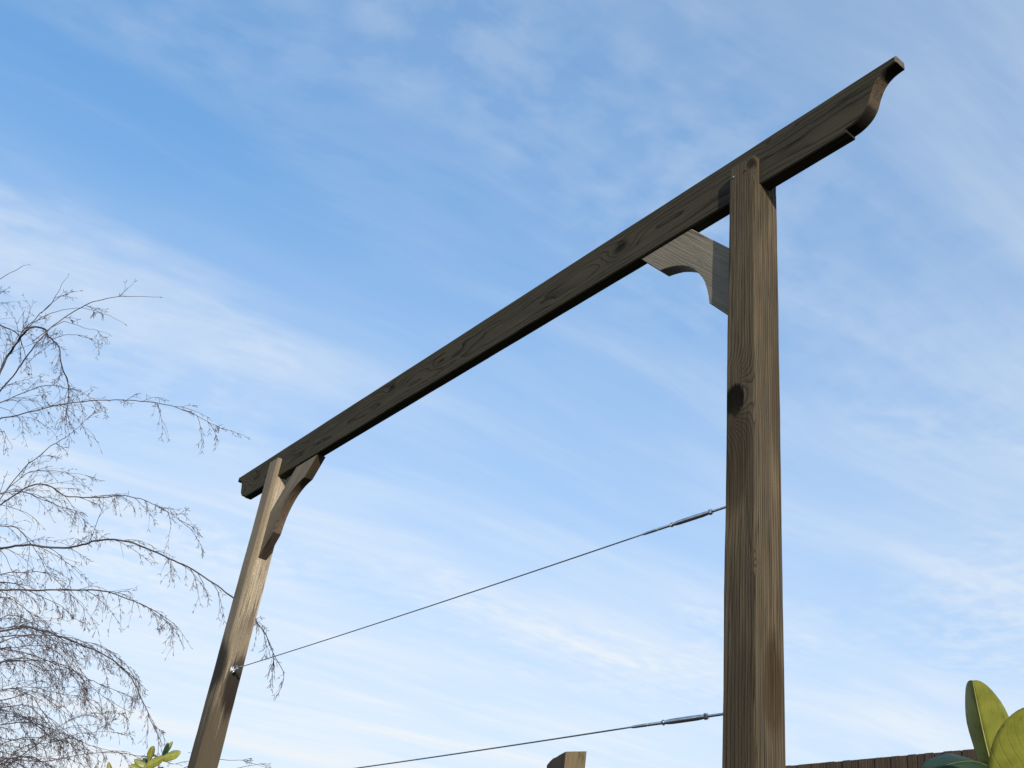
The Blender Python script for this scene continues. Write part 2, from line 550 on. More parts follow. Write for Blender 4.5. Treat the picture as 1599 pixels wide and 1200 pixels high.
M_BRACE2 = wood('far_brace_wood', (1, 0, 1), (0.20, 0.165, 0.115), (0.07, 0.054, 0.036), (-D + 0.12, 0.02, Z(-0.16)), 230,
                [], warp=0.014, patch=0.5, line=0.7, fibre=0.5)
M_CUT = wood('brace_end_grain', (1, 0, 1), (0.075, 0.056, 0.034), (0.02, 0.015, 0.010), (-D + 0.12, 0.02, Z(-0.16)), 260, (), patch=0.7, line=0.9)
M_CUT_WARM = wood('brace_scallop_wood', (1, 0, 1), (0.16, 0.115, 0.072), (0.045, 0.03, 0.018), (-D + 0.12, 0.02, Z(-0.16)), 260, (), patch=0.8, line=0.5)


def loft_post(x0, x1, y0, y1, z0, z1, v, f, seed, seg=0.06, rad=0.0045, top_round=0.004, jit=0.0007):
    n = max(2, int((z1 - z0) / seg))
    zs = [z0 + (z1 - z0) * i / n for i in range(n + 1)]
    levels = [(q, 0.0) for q in zs[:-1]] + ([(z1 - top_round, 0.0)] if top_round else []) + [(z1, top_round)]
    b0 = len(v)
    cs = []
    for (cx, cy_, a) in ((x1, y1, 0), (x0, y1, 90), (x0, y0, 180), (x1, y0, 270)):
        for k in range(3):
            cs.append((cx, cy_, a + 45 * k))
    m_ = len(cs)
    for (zq, ins) in levels:
        for (cx, cy_, ang) in cs:
            c, s = math.cos(R(ang)), math.sin(R(ang))
            sxg = 1 if cx == x1 else -1
            syg = 1 if cy_ == y1 else -1
            x = cx - sxg * rad + c * rad
            y = cy_ - syg * rad + s * rad
            e = noise.noise((zq * 3.1 + seed, ang * 0.03, seed)) * jit * 2 + noise.noise((zq * 11 + seed, ang * 0.05, seed * 2)) * jit
            v.append((x + sxg * (e - ins), y + syg * (e - ins), zq))
    for i in range(len(levels) - 1):
        for k in range(m_):
            k2 = (k + 1) % m_
            f.append((b0 + i * m_ + k, b0 + i * m_ + k2, b0 + (i + 1) * m_ + k2, b0 + (i + 1) * m_ + k))
    f.append(tuple(b0 + k for k in range(m_))[::-1])
    f.append(tuple(b0 + (len(levels) - 1) * m_ + k for k in range(m_)))


def post(s1, mat, seed, label):
    v, f = [], []
    loft_post(s1 - W, s1, 0, WT, -0.5, Z0, v, f, seed, top_round=0.0)
    loft_post(s1 - W, s1, 0, T0 - 0.001, Z0, Z0 + ZT, v, f, seed)
    loft_post(s1 - W, s1, T0 + TB + 0.001, WT, Z0 - 0.0008, Z0 + ZT, v, f, seed, rad=0.005, jit=0.0005)
    o = obj('post', py_mesh('post', v, f), mat, arch)
    o['label'] = label
    return o


post(0, M_POST, 3.3, 'near dark brown post with a black knot, notched round the beam')
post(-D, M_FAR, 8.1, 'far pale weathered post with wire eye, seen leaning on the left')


def resample(pts, step):
    o = []
    for i in range(len(pts)):
        a, b = Vector(pts[i]), Vector(pts[(i + 1) % len(pts)])
        n = max(1, int((b - a).length / step))
        for k in range(n):
            o.append((tuple(a.lerp(b, k / n)), i))
    return o


def board(name, outline, y0, y1, mats, cham=0.004, step=0.05, seed=0.0, jit=0.0006, edge_mat=None, parent=None):
    """a board cut to an outline in the plane of the beam, with eased arrises and slightly wavering edges"""
    rs = resample(outline, step)
    n = len(rs)
    area = sum(rs[i][0][0] * rs[(i + 1) % n][0][1] - rs[(i + 1) % n][0][0] * rs[i][0][1] for i in range(n))
    sg = 1 if area > 0 else -1
    P2, IN = [], []
    for i in range(n):
        a, b, c = Vector(rs[i - 1][0]), Vector(rs[i][0]), Vector(rs[(i + 1) % n][0])
        d1, d2 = (b - a).normalized(), (c - b).normalized()
        n1, n2 = Vector((-d1.y, d1.x)) * sg, Vector((-d2.y, d2.x)) * sg
        bis = (n1 + n2)
        bis = bis / max(0.35, bis.length ** 2 / 2) if bis.length > 1e-4 else n1
        e = noise.noise((b.x * 6 + seed, b.y * 6, seed)) * jit
        b = b + bis * e
        P2.append(b)
        IN.append(b + bis * cham)
    v, f, mi = [], [], []
    ch2 = cham
    for (ring, y) in ((IN, y0), (P2, y0 + ch2), (P2, y1 - ch2), (IN, y1)):
        v += [(q.x, y, q.y) for q in ring]
    for r in range(3):
        for i in range(n):
            j = (i + 1) % n
            q = (r * n + i, r * n + j, (r + 1) * n + j, (r + 1) * n + i)
            f.append(q if sg > 0 else q[::-1])
            mi.append((edge_mat or {}).get(rs[i][1], 0))
    fr = tuple(range(n))
    bk = tuple(3 * n + i for i in range(n))
    f.append(fr[::-1] if sg > 0 else fr)
    f.append(bk if sg > 0 else bk[::-1])
    mi += [0, 0]
    me = py_mesh(name, v, f)
    for mm in mats:
        me.materials.append(mm)
    me.polygons.foreach_set('material_index', mi)
    bm = bmesh.new()
    bm.from_mesh(me)
    bmesh.ops.recalc_face_normals(bm, faces=bm.faces)
    for fc in bm.faces:
        fc.smooth = len(fc.verts) == 4
    for e in bm.edges:
        if len(e.link_faces) == 2 and e.calc_face_angle() > R(24):
            e.smooth = False
    bm.to_mesh(me)
    bm.free()
    return obj(name, me, None, parent)


# scroll profile of the beam's end: (distance along, height), measured from the inner face of the near post
OG = [(0.316, 0.0), (0.316, 0.0115), (0.335, 0.0135), (0.355, 0.020), (0.374, 0.031), (0.388, 0.045), (0.399, 0.063), (0.4065, 0.085),
      (0.416, 0.107), (0.424, 0.122), (0.434, 0.134), (0.446, 0.1425), (0.460, 0.1485), (0.476, 0.1515), (0.4925, 0.1525), (0.4925, HB)]
_c = catmull([Vector((a, b, 0)) for a, b in OG[1:-1]], 3)
OG = [OG[0]] + [(q.x, q.y) for q in _c] + [OG[-1]]
left = [(-D - W - a - 0.02, b) for a, b in OG]
outl = [(a, Z(b)) for a, b in OG] + [(a, Z(b)) for a, b in reversed(left)]
nog = len(OG)
# the scroll's sawn edge is dark low down and in the hollow, paler brown between
kind = lambda zq: 2
em = {i: kind(OG[i][1]) for i in range(0, nog - 2)}
em[nog - 2] = 1
em[nog] = 1
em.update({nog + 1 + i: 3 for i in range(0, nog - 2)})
bo = board('beam', outl, T0, T0 + TB, [M_BEAM, M_END, M_OGEE, M_BEAM_DARK], 0.004, 0.05, 1.3, 0.0010, em, arch)
bo['label'] = 'dark grey-brown beam with knots and S-scrolled ends'

# braces: near one abuts beam and near post; outline in beam plane
BR = [(-0.100, -0.208), (-0.298, 0.0), (-0.536, 0.0), (-0.437, -0.103), (-0.415, -0.107), (-0.392, -0.113), (-0.370, -0.120), (-0.350, -0.129),
      (-0.328, -0.141), (-0.305, -0.156), (-0.281, -0.178), (-0.258, -0.207), (-0.242, -0.232), (-0.230, -0.257), (-0.220, -0.290),
      (-0.213, -0.320), (-0.209, -0.350), (-0.100, -0.468)]
b1 = board('brace', [(a - 0.0006, Z(b) - 0.0006) for a, b in BR], 0.038, 0.085, [M_BRACE, M_CUT], 0.002, 0.03, 4.4, 0.0006, {2: 1, 16: 1}, arch)
b1['label'] = 'pale grey scalloped corner brace beside the near post'
BR2 = [(-0.1 - (a + 0.1), b) for a, b in BR]
b2 = board('brace', [(-D + (q[0] + 0.1) + 0.0006, Z(q[1]) - 0.0006) for q in BR2], 0.036, 0.083, [M_BRACE2, M_CUT, M_CUT_WARM], 0.002, 0.03, 6.4, 0.0006, {2: 1, 16: 1, **{i: 2 for i in range(3, 16)}}, arch)
b2['label'] = 'brown scalloped corner brace under the far end of the beam'

M_STEEL = metal('stainless_steel', (0.68, 0.69, 0.71), 0.24)
M_STEEL_DULL = metal('brushed_steel', (0.58, 0.60, 0.63), 0.30)
M_BRIGHT = metal('polished_thread', (0.72, 0.70, 0.68), 0.2)
M_RUST = bark('rusty_iron', (0.06, 0.03, 0.02), (0.03, 0.018, 0.012), 300)


def lathe(name, prof, axis, origin, mat, parent, sides=14, hexa=False):
    """prof: (distance along axis, radius)"""
    A = Vector(axis).normalized()
    a = A.orthogonal().normalized()
    b = A.cross(a)
    v, f = [], []
    sd = 6 if hexa else sides
    for (l_, r_) in prof:
        for k in range(sd):
            th = 2 * math.pi * k / sd
            v.append(Vector(origin) + A * l_ + (a * math.cos(th) + b * math.sin(th)) * r_)
    for i in range(len(prof) - 1):
        for k in range(sd):
            k2 = (k + 1) % sd
            f.append((i * sd + k, i * sd + k2, (i + 1) * sd + k2, (i + 1) * sd + k))
    f.append(tuple(range(sd))[::-1])
    f.append(tuple((len(prof) - 1) * sd + k for k in range(sd)))
    me = py_mesh(name, v, f, not hexa)
    if not hexa:
        bm = bmesh.new()
        bm.from_mesh(me)
        for e in bm.edges:
            if len(e.link_faces) == 2 and e.calc_face_angle() > R(38):
                e.smooth = False
        bm.to_mesh(me)
        bm.free()
    return obj(name, me, mat, parent)


# nails that hold the notch to the beam
for (x, y, mt_) in ((1147, 277, M_BRIGHT), (1165, 266, M_RUST)):
    q = on_plane_t(x, y, 0)
    lathe('nail', [(0, 0.0032), (0.0025, 0.0036), (0.003, 0.0026)], (0, -1, 0), (q.x, -0.0005, q.z), mt_, arch, 10)

# ------------------------------------------------------------------ tension wires
M_CABLE = cable_mat('wire_rope')


def tension_wire(zw, label, zfar):
    t = 0.056
    A = Vector((-0.1, t, zw))
    B = Vector((-D, t, zfar))
    ax = (B - A).normalized()
    root = thing('tension_wire', label, 'wire', A, 'steel wires strained between the posts')
    L_ = (B - A).length

    def P(name, prof, mat, hexa=False, sides=14):
        return lathe(name, prof, ax, (0, 0, 0), mat, root, sides, hexa)
    P('wall_plate', [(0.0003, 0.011), (0.003, 0.011), (0.004, 0.009)], M_STEEL_DULL)
    # threaded rod out of the post
    pr = [(0.002, 0.0036)]
    for k in range(36):
        pr += [(0.004 + k * 0.0026, 0.0036), (0.0053 + k * 0.0026, 0.0031)]
    P('threaded_rod', pr, M_STEEL_DULL)
    P('lock_nut', [(0.094, 0.0062), (0.0952, 0.0072), (0.1002, 0.0072), (0.1014, 0.0062)], M_STEEL, True)
    P('washer', [(0.1015, 0.0088), (0.1032, 0.0088)], M_STEEL)
    body = P('turnbuckle_body', [(0.1033, 0.0048), (0.106, 0.0053), (0.120, 0.0064), (0.132, 0.0069), (0.215, 0.0069), (0.228, 0.0062),
                                 (0.240, 0.0050), (0.2425, 0.0046)], M_STEEL_DULL, sides=18)
    q = A + ax * 0.176
    # the sight hole through the body
    side = (CAM - q)
    side = (side - ax * side.dot(ax)).normalized()
    hole = (side * 0.94 + ax.cross(side) * (0.0)).normalized()
    lathe('sight_hole', [(0.0060, 0.0013), (0.0071, 0.0013)], hole, ax * 0.176, M_RUST, body, 8)
    P('lock_nut', [(0.243, 0.0060), (0.2442, 0.0071), (0.2492, 0.0071), (0.2504, 0.0060)], M_BRIGHT, True)
    P('swage_stud', [(0.2505, 0.0042), (0.302, 0.0042), (0.303, 0.0036), (0.307, 0.0036), (0.308, 0.0043)], M_BRIGHT)
    P('swage_sleeve', [(0.3082, 0.0043), (0.352, 0.0040), (0.362, 0.0032), (0.366, 0.0021)], M_STEEL_DULL)
    # the rope itself, sagging a little
    pts, n = [], 40
    for i in range(n + 1):
        k = i / n
        p_ = ax * (0.364 + (L_ - 0.364 - 0.085) * k)
        p_.z -= 0.006 * 4 * k * (1 - k)
        pts.append(p_)
    tb = Tubes()
    tb.add(pts, [0.0021] * len(pts), 10)
    # object origin on the rope's axis so that the lay winds round it
    obj('cable', tb.mesh('cable'), M_CABLE, root)
    # far end: thimble loop through an eye bolt
    E_ = ax * (L_ - 0.032)
    tb = Tubes()
    up = Vector((0, 0, 1))
    ring = []
    for k in range(25):
        th = 2 * math.pi * k / 24
        ring.append(E_ + ax * math.cos(th) * 0.0155 + up * math.sin(th) * 0.0155)
    tb.add(ring, [0.0038] * 25, 10, False)
    tb.add([E_ + ax * 0.015, E_ + ax * 0.034], [0.0042, 0.0042], 10)
    obj('eye_bolt', tb.mesh('eye_bolt'), M_STEEL_DULL, root)
    lathe('eye_washer', [(L_ - 0.0045, 0.015), (L_ - 0.003, 0.016), (L_ - 0.0003, 0.016)], ax, (0, 0, 0), M_STEEL, root, 18)
    lathe('lock_nut', [(L_ - 0.0135, 0.0085), (L_ - 0.0125, 0.0098), (L_ - 0.0058, 0.0098), (L_ - 0.0046, 0.0088)], ax, (0, 0, 0), M_STEEL, root, 6, True)
    tb = Tubes()
    loop = []
    rt = Vector((0, 1, 0))
    C_ = ax * (L_ - 0.062)
    for k in range(17):
        th = -math.pi * 0.75 + 1.5 * math.pi * k / 16
        loop.append(C_ + ax * math.cos(th) * 0.013 + rt * math.sin(th) * 0.010)
    loop = [ax * (L_ - 0.090)] + loop + [ax * (L_ - 0.090)]
    tb.add(loop, [0.0024] * len(loop), 8)
    obj('thimble', tb.mesh('thimble'), M_STEEL_DULL, root)
    lathe('ferrule', [(L_ - 0.114, 0.0030), (L_ - 0.111, 0.0046), (L_ - 0.090, 0.0046), (L_ - 0.087, 0.0030)], ax, (0, 0, 0), M_STEEL_DULL, root, 12)
    return root


tension_wire(Z0 - 1.0535, 'upper steel wire with turnbuckle strained between the two posts', Z0 - 1.0500)
tension_wire(Z0 - 1.6040, 'lower steel wire with turnbuckle leaving the near post near the picture foot', Z0 - 1.6060)

# ------------------------------------------------------------------ fence behind, running parallel to the beam
fence = thing('board_fence', 'brown upright board fence at lower right behind the leaves', 'fence', (-1.5, 3.0, 0))
FT = 3.0
ZF = Z0 - 0.957
M_PALES = [wood('fence_wood_%d' % i, (0, 0, 1), p, d, (0.02 * i, 0.05, 0), 260, (), patch=0.6, line=0.6, fibre=0.8, bump=0.002)
           for i, (p, d) in enumerate((((0.115, 0.075, 0.046), (0.035, 0.024, 0.016)), ((0.10, 0.066, 0.042), (0.03, 0.021, 0.014)),
                                       ((0.125, 0.084, 0.054), (0.042, 0.028, 0.018))))]
pale_meshes = []
rng = random.Random(4)
for k in range(6):
    v, f = [], []
    wv = 0.0500 + rng.uniform(-0.0004, 0.0006)
    loft_post(-wv / 2, wv / 2, 0, 0.016, 0, 1.90, v, f, k * 7.7, seg=0.2, rad=0.003, top_round=0.002, jit=0.0010)
    me = py_mesh('pale', v, f)
    me.materials.append(M_PALES[k % 3])
    pale_meshes.append(me)
side_ = False
s = -5.0
while s < 2.0:
    o = obj('pale', pale_meshes[rng.randrange(6)], None, fence)
    o.location = (s + 1.5, (0.0 if side_ else 0.0035) + rng.uniform(-0.0008, 0.0008), ZF - 1.90 + rng.uniform(-0.0012, 0.0008))
    side_ = not side_
    o.rotation_euler = (0, rng.uniform(-0.002, 0.002), 0)
    s += 0.0492
for zr, yy in ((ZF - 0.15, -0.026), (ZF - 1.1, -0.026)):
    v, f = [], []
    loft_post(-3.6, 3.6, yy - 0.012, yy + 0.020, zr - 0.03, zr + 0.03, v, f, zr, rad=0.004)
    o = obj('rail', py_mesh('rail', v, f), M_PALES[1], fence)

# a stub post standing in front of the fence
fp = on_plane_t(884, 1174, 1.1)
stub = thing('fence_post', 'short brown post with slanted mossy top below the lower wire', 'post', (fp.x, fp.y, 0))
M_STUB = wood('stub_post_wood', (0, 0, 1), (0.19, 0.145, 0.075), (0.07, 0.05, 0.026), (-0.2, 0.1, 0), 160, (), patch=0.7, line=0.4, fibre=0.5, green=0.6)
M_STUB_SHADE = wood('stub_post_shade', (0, 0, 1), (0.06, 0.05, 0.042), (0.02, 0.017, 0.014), (-0.2, 0.1, 0), 160, (), patch=0.8, line=0.4, fibre=0.5)  # same wood darkened for the front face, its shade put into the colour
WS = 0.118
v, f = [], []
H = fp.z
cols = []
nx = 6
ring = []
for (a, b) in ((0, 0), (0, 1), (-1, 1), (-1, 0)):
    ring.append((a, b))
pts = []
for i in range(4):
    a, b = ring[i], ring[(i + 1) % 4]
    for k in range(nx):
        pts.append((a[0] + (b[0] - a[0]) * k / nx, a[1] + (b[1] - a[1]) * k / nx))
lv = [-0.4] + [H * q for q in (0.3, 0.6, 0.8, 0.9, 0.95)]
for z in lv + [None]:
    for (a, b) in pts:
        top = H + 0.20 * a * WS * 1.4 + 0.30 * b * WS * 0.75 + 0.003 * noise.noise((a * 3, b * 3, 5))
        if a < -0.75:
            top -= (-a - 0.75) * 0.06
        zz_ = top if z is None else z
        e = 0.0015 * noise.noise((a * 4, b * 4, zz_ * 6))
        lean = (zz_ - H) * -0.045
        v.append((a * WS + e - lean * 0.6, b * WS + e, zz_))
m_ = len(pts)
for i in range(len(lv)):
    for k in range(m_):
        k2 = (k + 1) % m_
        f.append((i * m_ + k, i * m_ + k2, (i + 1) * m_ + k2, (i + 1) * m_ + k))
f.append(tuple(len(lv) * m_ + k for k in range(m_)))
me = py_mesh('post_shaft', v, f)
me.materials.append(M_STUB)
me.materials.append(M_STUB_SHADE)
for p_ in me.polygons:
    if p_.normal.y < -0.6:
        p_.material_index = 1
obj('post_shaft', me, None, stub)

# ------------------------------------------------------------------ cherry laurels
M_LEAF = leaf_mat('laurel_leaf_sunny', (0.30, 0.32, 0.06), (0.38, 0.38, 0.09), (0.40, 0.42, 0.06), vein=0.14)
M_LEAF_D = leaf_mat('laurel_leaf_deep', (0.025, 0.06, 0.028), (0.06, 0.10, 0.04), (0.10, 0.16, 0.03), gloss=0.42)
M_LEAF_Y = leaf_mat('laurel_leaf_young', (0.36, 0.38, 0.07), (0.40, 0.40, 0.09), (0.42, 0.44, 0.06), vein=0.22)
M_RIB = bark('leaf_rib', (0.50, 0.48, 0.20), (0.40, 0.36, 0.15), 80)
M_STEM = bark('laurel_stem', (0.10, 0.13, 0.04), (0.09, 0.07, 0.035), 60)


def leaf_mesh(name, base, tip, n, w, foldL=0.3, foldR=0.3, curl=0.0, wave=0.0, nu=18, nv=6, shape=0.62, sway=0.0, tipdrop=0.0):
    """n = the direction the ridge of the midrib faces; the halves fold away from it"""
    base, tip = Vector(base), Vector(tip)
    ax = tip - base
    ln = ax.length
    ax.normalize()
    n = Vector(n)
    n = (n - ax * n.dot(ax)).normalized()
    sd = ax.cross(n).normalized()      # to one side
    v, f, uv, rib = [], [], [], []
    for i in range(nu + 1):
        u = 0.5 - 0.5 * math.cos(math.pi * i / nu)
        prof = max(0.0, math.sin(math.pi * min(0.9995, u ** 1.15))) ** shape
        c = base + ax * (u * ln) + n * (curl * math.sin(math.pi * u) * ln) + sd * (sway * math.sin(math.pi * u) * ln) - n * (tipdrop * u * u * ln)
        rib.append(c)
        for j in range(-nv, nv + 1):
            q = j / nv
            fo = foldR if q > 0 else foldL
            ww = w * prof * abs(q)
            k = math.cos(fo) * ww
            dn = math.sin(fo) * ww + 0.12 * abs(q) ** 2 * w * prof * (1 if fo > 0 else -1)
            wv_ = wave * w * math.sin(u * 17 + (2 if q > 0 else 0)) * q * q
            v.append(c + sd * (k if q > 0 else -k) - n * (dn + wv_))
            uv.append((u, q * 0.5 + 0.5))
    m2 = 2 * nv + 1
    for i in range(nu):
        for j in range(m2 - 1):
            f.append((i * m2 + j, i * m2 + j + 1, (i + 1) * m2 + j + 1, (i + 1) * m2 + j))
    me = py_mesh(name, v, f, True)
    ul = me.uv_layers.new(name='UVMap')
    for lp in me.loops:
        ul.data[lp.index].uv = uv[lp.vertex_index]
    return me, rib


def laurel_leaf(parent, base, tip, n, w, mat, rib_r=0.0011, rib_mat=None, **kw):
    inv = Vector(parent.location)
    me, rib = leaf_mesh('leaf', Vector(base) - inv, Vector(tip) - inv, n, w, **kw)
    o = obj('leaf', me, mat, parent)
    sol = o.modifiers.new('thickness', 'SOLIDIFY')
    sol.thickness = 0.0005
    sol.offset = 0
    tb = Tubes()
    nn = len(rib)
    tb.add(rib, [rib_r * (1.0 - 0.85 * i / nn) for i in range(nn)], 6)
    obj('midrib', tb.mesh('midrib'), rib_mat or (M_STEM if mat is M_LEAF_D else M_RIB), o)
    return o


def to_cam(p_):
    return (CAM - p_).normalized()


# the near laurel, lower right
D1 = 1.30
foot = at(1600, 1420, 1.36)
laurel = thing('laurel_shrub', 'cherry laurel with big yellow-green leaves in the lower right corner', 'shrub', (foot.x, foot.y, 0))
tb = Tubes()
st = [Vector((0.02, 0.01, -0.05)), Vector((0.0, 0.03, 0.3)), foot - laurel.location - Vector((0.02, 0, 0.12)), foot - laurel.location]
st = catmull(st, 6)
tb.add(st, [0.011 - 0.007 * i / len(st) for i in range(len(st))], 8)
obj('stem', tb.mesh('stem'), M_STEM, laurel)
cdir = to_cam(at(1550, 1130, D1))
# tall folded leaf: ridge towards the sun side
nrm = (cdir * 0.80 + RIGHT * -0.55).normalized()
laurel_leaf(laurel, at(1572, 1275, 1.31), at(1519, 1063, 1.30), nrm, 0.0355, M_LEAF, foldL=0.50, foldR=0.85, curl=0.03, shape=0.5, wave=0.03, nu=24)
# broad leaf facing the viewer, cut by the frame
laurel_leaf(laurel, at(1588, 1330, 1.23), at(1602, 1104, 1.17), (cdir * 0.85 + RIGHT * 0.4 + UP * 0.1), 0.046, M_LEAF_Y, foldL=0.12, foldR=0.1, curl=0.05, wave=0.03, shape=0.55, nu=24)
# dark leaf arching low in front of the fence
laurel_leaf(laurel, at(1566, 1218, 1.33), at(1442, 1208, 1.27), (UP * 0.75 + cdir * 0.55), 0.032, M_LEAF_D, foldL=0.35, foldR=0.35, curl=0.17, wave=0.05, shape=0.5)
rng = random.Random(11)
for k in range(16):         # the rest of the shrub, below the picture
    zf = rng.uniform(0.15, 0.95)
    a = rng.uniform(0, 2 * math.pi)
    bs = laurel.location + Vector((0.0, 0.02, foot.z * zf))
    out_ = Vector((math.cos(a), math.sin(a), rng.uniform(-0.1, 0.3)))
    if out_.dot((CAM - bs).normalized()) > 0.6:
        continue
    tp = bs + out_ * rng.uniform(0.12, 0.16)
    if tp.z > foot.z - 0.04:
        tp.z = foot.z - 0.04
    laurel_leaf(laurel, bs, tp, Vector((0, 0, 1)), 0.024, rng.choice((M_LEAF, M_LEAF_D)), foldL=0.25, foldR=0.25, curl=0.06, nu=10, nv=3)

# the far laurel at the foot of the far post
D2 = 4.6
f2 = at(226, 1206, D2)
laurel2 = thing('laurel_shrub', 'small sunlit laurel shoot left of the far post foot', 'shrub', (f2.x, f2.y, 0))
tb = Tubes()
st = catmull([Vector((0, 0, -0.05)), Vector((0.03, 0.02, f2.z * 0.5)), f2 - laurel2.location, at(252, 1182, D2) - laurel2.location], 6)
tb.add(st, [0.012 - 0.009 * i / len(st) for i in range(len(st))], 8)
obj('stem', tb.mesh('stem'), M_STEM, laurel2)
c2 = to_cam(f2)
for (bx, by, tx, ty, dd, w, nn, mt_, fo) in (
        (250, 1186, 283, 1175, -0.02, 0.024, c2 + UP * 0.7 + RIGHT * 0.2, M_LEAF_Y, 0.25),
        (252, 1184, 263, 1160, 0.03, 0.020, c2 * 0.7 - RIGHT * 0.7, M_LEAF_D, 0.4),
        (256, 1182, 270, 1158, 0.05, 0.012, c2 + RIGHT * 0.5, M_LEAF, 0.5),
        (232, 1190, 240, 1165, 0.00, 0.017, c2 + RIGHT * 0.3, M_LEAF, 0.35),
        (222, 1202, 258, 1182, -0.03, 0.022, c2 + UP * 0.4, M_LEAF_Y, 0.2),
        (236, 1200, 210, 1186, 0.00, 0.020, c2 * 0.6 + UP, M_LEAF, 0.3),
        (224, 1206, 203, 1196, -0.02, 0.022, c2 + UP * 0.3, M_LEAF, 0.3),
        (240, 1204, 224, 1184, 0.04, 0.018, c2 * 0.4 + UP, M_LEAF_D, 0.3),
        (232, 1206, 256, 1198, 0.03, 0.018, c2 * 0.2 + UP, M_LEAF_D, 0.3),
        (176, 1232, 170, 1190, 0.06, 0.016, c2 + RIGHT * 0.4, M_LEAF, 0.4),
        (215, 1225, 190, 1212, 0.00, 0.02, c2 + UP * 0.3, M_LEAF, 0.3),
        (235, 1228, 275, 1215, 0.00, 0.02, c2 + UP * 0.3, M_LEAF_Y, 0.3)):
    laurel_leaf(laurel2, at(bx, by, D2 + dd), at(tx, ty, D2 + dd * 1.5), nn, w, mt_, 0.0012, foldL=fo, foldR=fo, curl=0.05, wave=0.05, nu=14, nv=4, shape=0.55)
rng = random.Random(5)
for k in range(22):
    zf = rng.uniform(0.2, 0.9)
    a = rng.uniform(0, 2 * math.pi)
    bs = laurel2.location + Vector((0.02, 0.01, f2.z * zf))
    tp = bs + Vector((math.cos(a), math.sin(a), rng.uniform(-0.1, 0.4))) * rng.uniform(0.09, 0.13)
    tp.z = min(tp.z, f2.z - 0.06)
    laurel_leaf(laurel2, bs, tp, Vector((0, 0, 1)), 0.022, rng.choice((M_LEAF, M_LEAF_D)), foldL=0.25, foldR=0.25, curl=0.06, nu=10, nv=3)

# ------------------------------------------------------------------ weeping birch on the left
M_BARK = bark('birch_bark', (0.50, 0.47, 0.43), (0.10, 0.08, 0.07), 7)
M_LIMB = bark('birch_limb_bark', (0.060, 0.045, 0.042), (0.035, 0.028, 0.027), 30)
M_TWIG = bark('birch_twig', (0.115, 0.088, 0.090), (0.075, 0.058, 0.062), 20)
M_CATKIN = bark('birch_catkin', (0.085, 0.056, 0.05), (0.05, 0.038, 0.04), 60)
TD = 9.4
tp0 = at(-420, 900, TD)
birch = thing('birch_tree', 'bare weeping birch with drooping catkin twigs at the left edge', 'tree', (tp0.x, tp0.y, 0))
ORG = Vector(birch.location)
trunk_pts = catmull([Vector((0, 0, -0.2)), Vector((0.05, 0.03, 1.2)), Vector((-0.04, 0.06, 2.8)), Vector((0.06, -0.02, 4.4)), Vector((0.0, 0.08, 6.2)), Vector((0.1, 0.1, 7.6))], 8)
tb = Tubes()
nT = len(trunk_pts)
tb.add(trunk_pts, [0.13 * (1 - 0.85 * i / nT) + 0.05 * max(0, 1 - i / 4) for i in range(nT)], 14)
obj('trunk', tb.mesh('trunk'), M_BARK, birch)


def r7(*p_):
    return [(x * 0.3418, 390 + y * 0.3418) for x, y in p_]


def r8(*p_):
    return [(x * 0.35, 780 + y * 0.35) for x, y in p_]


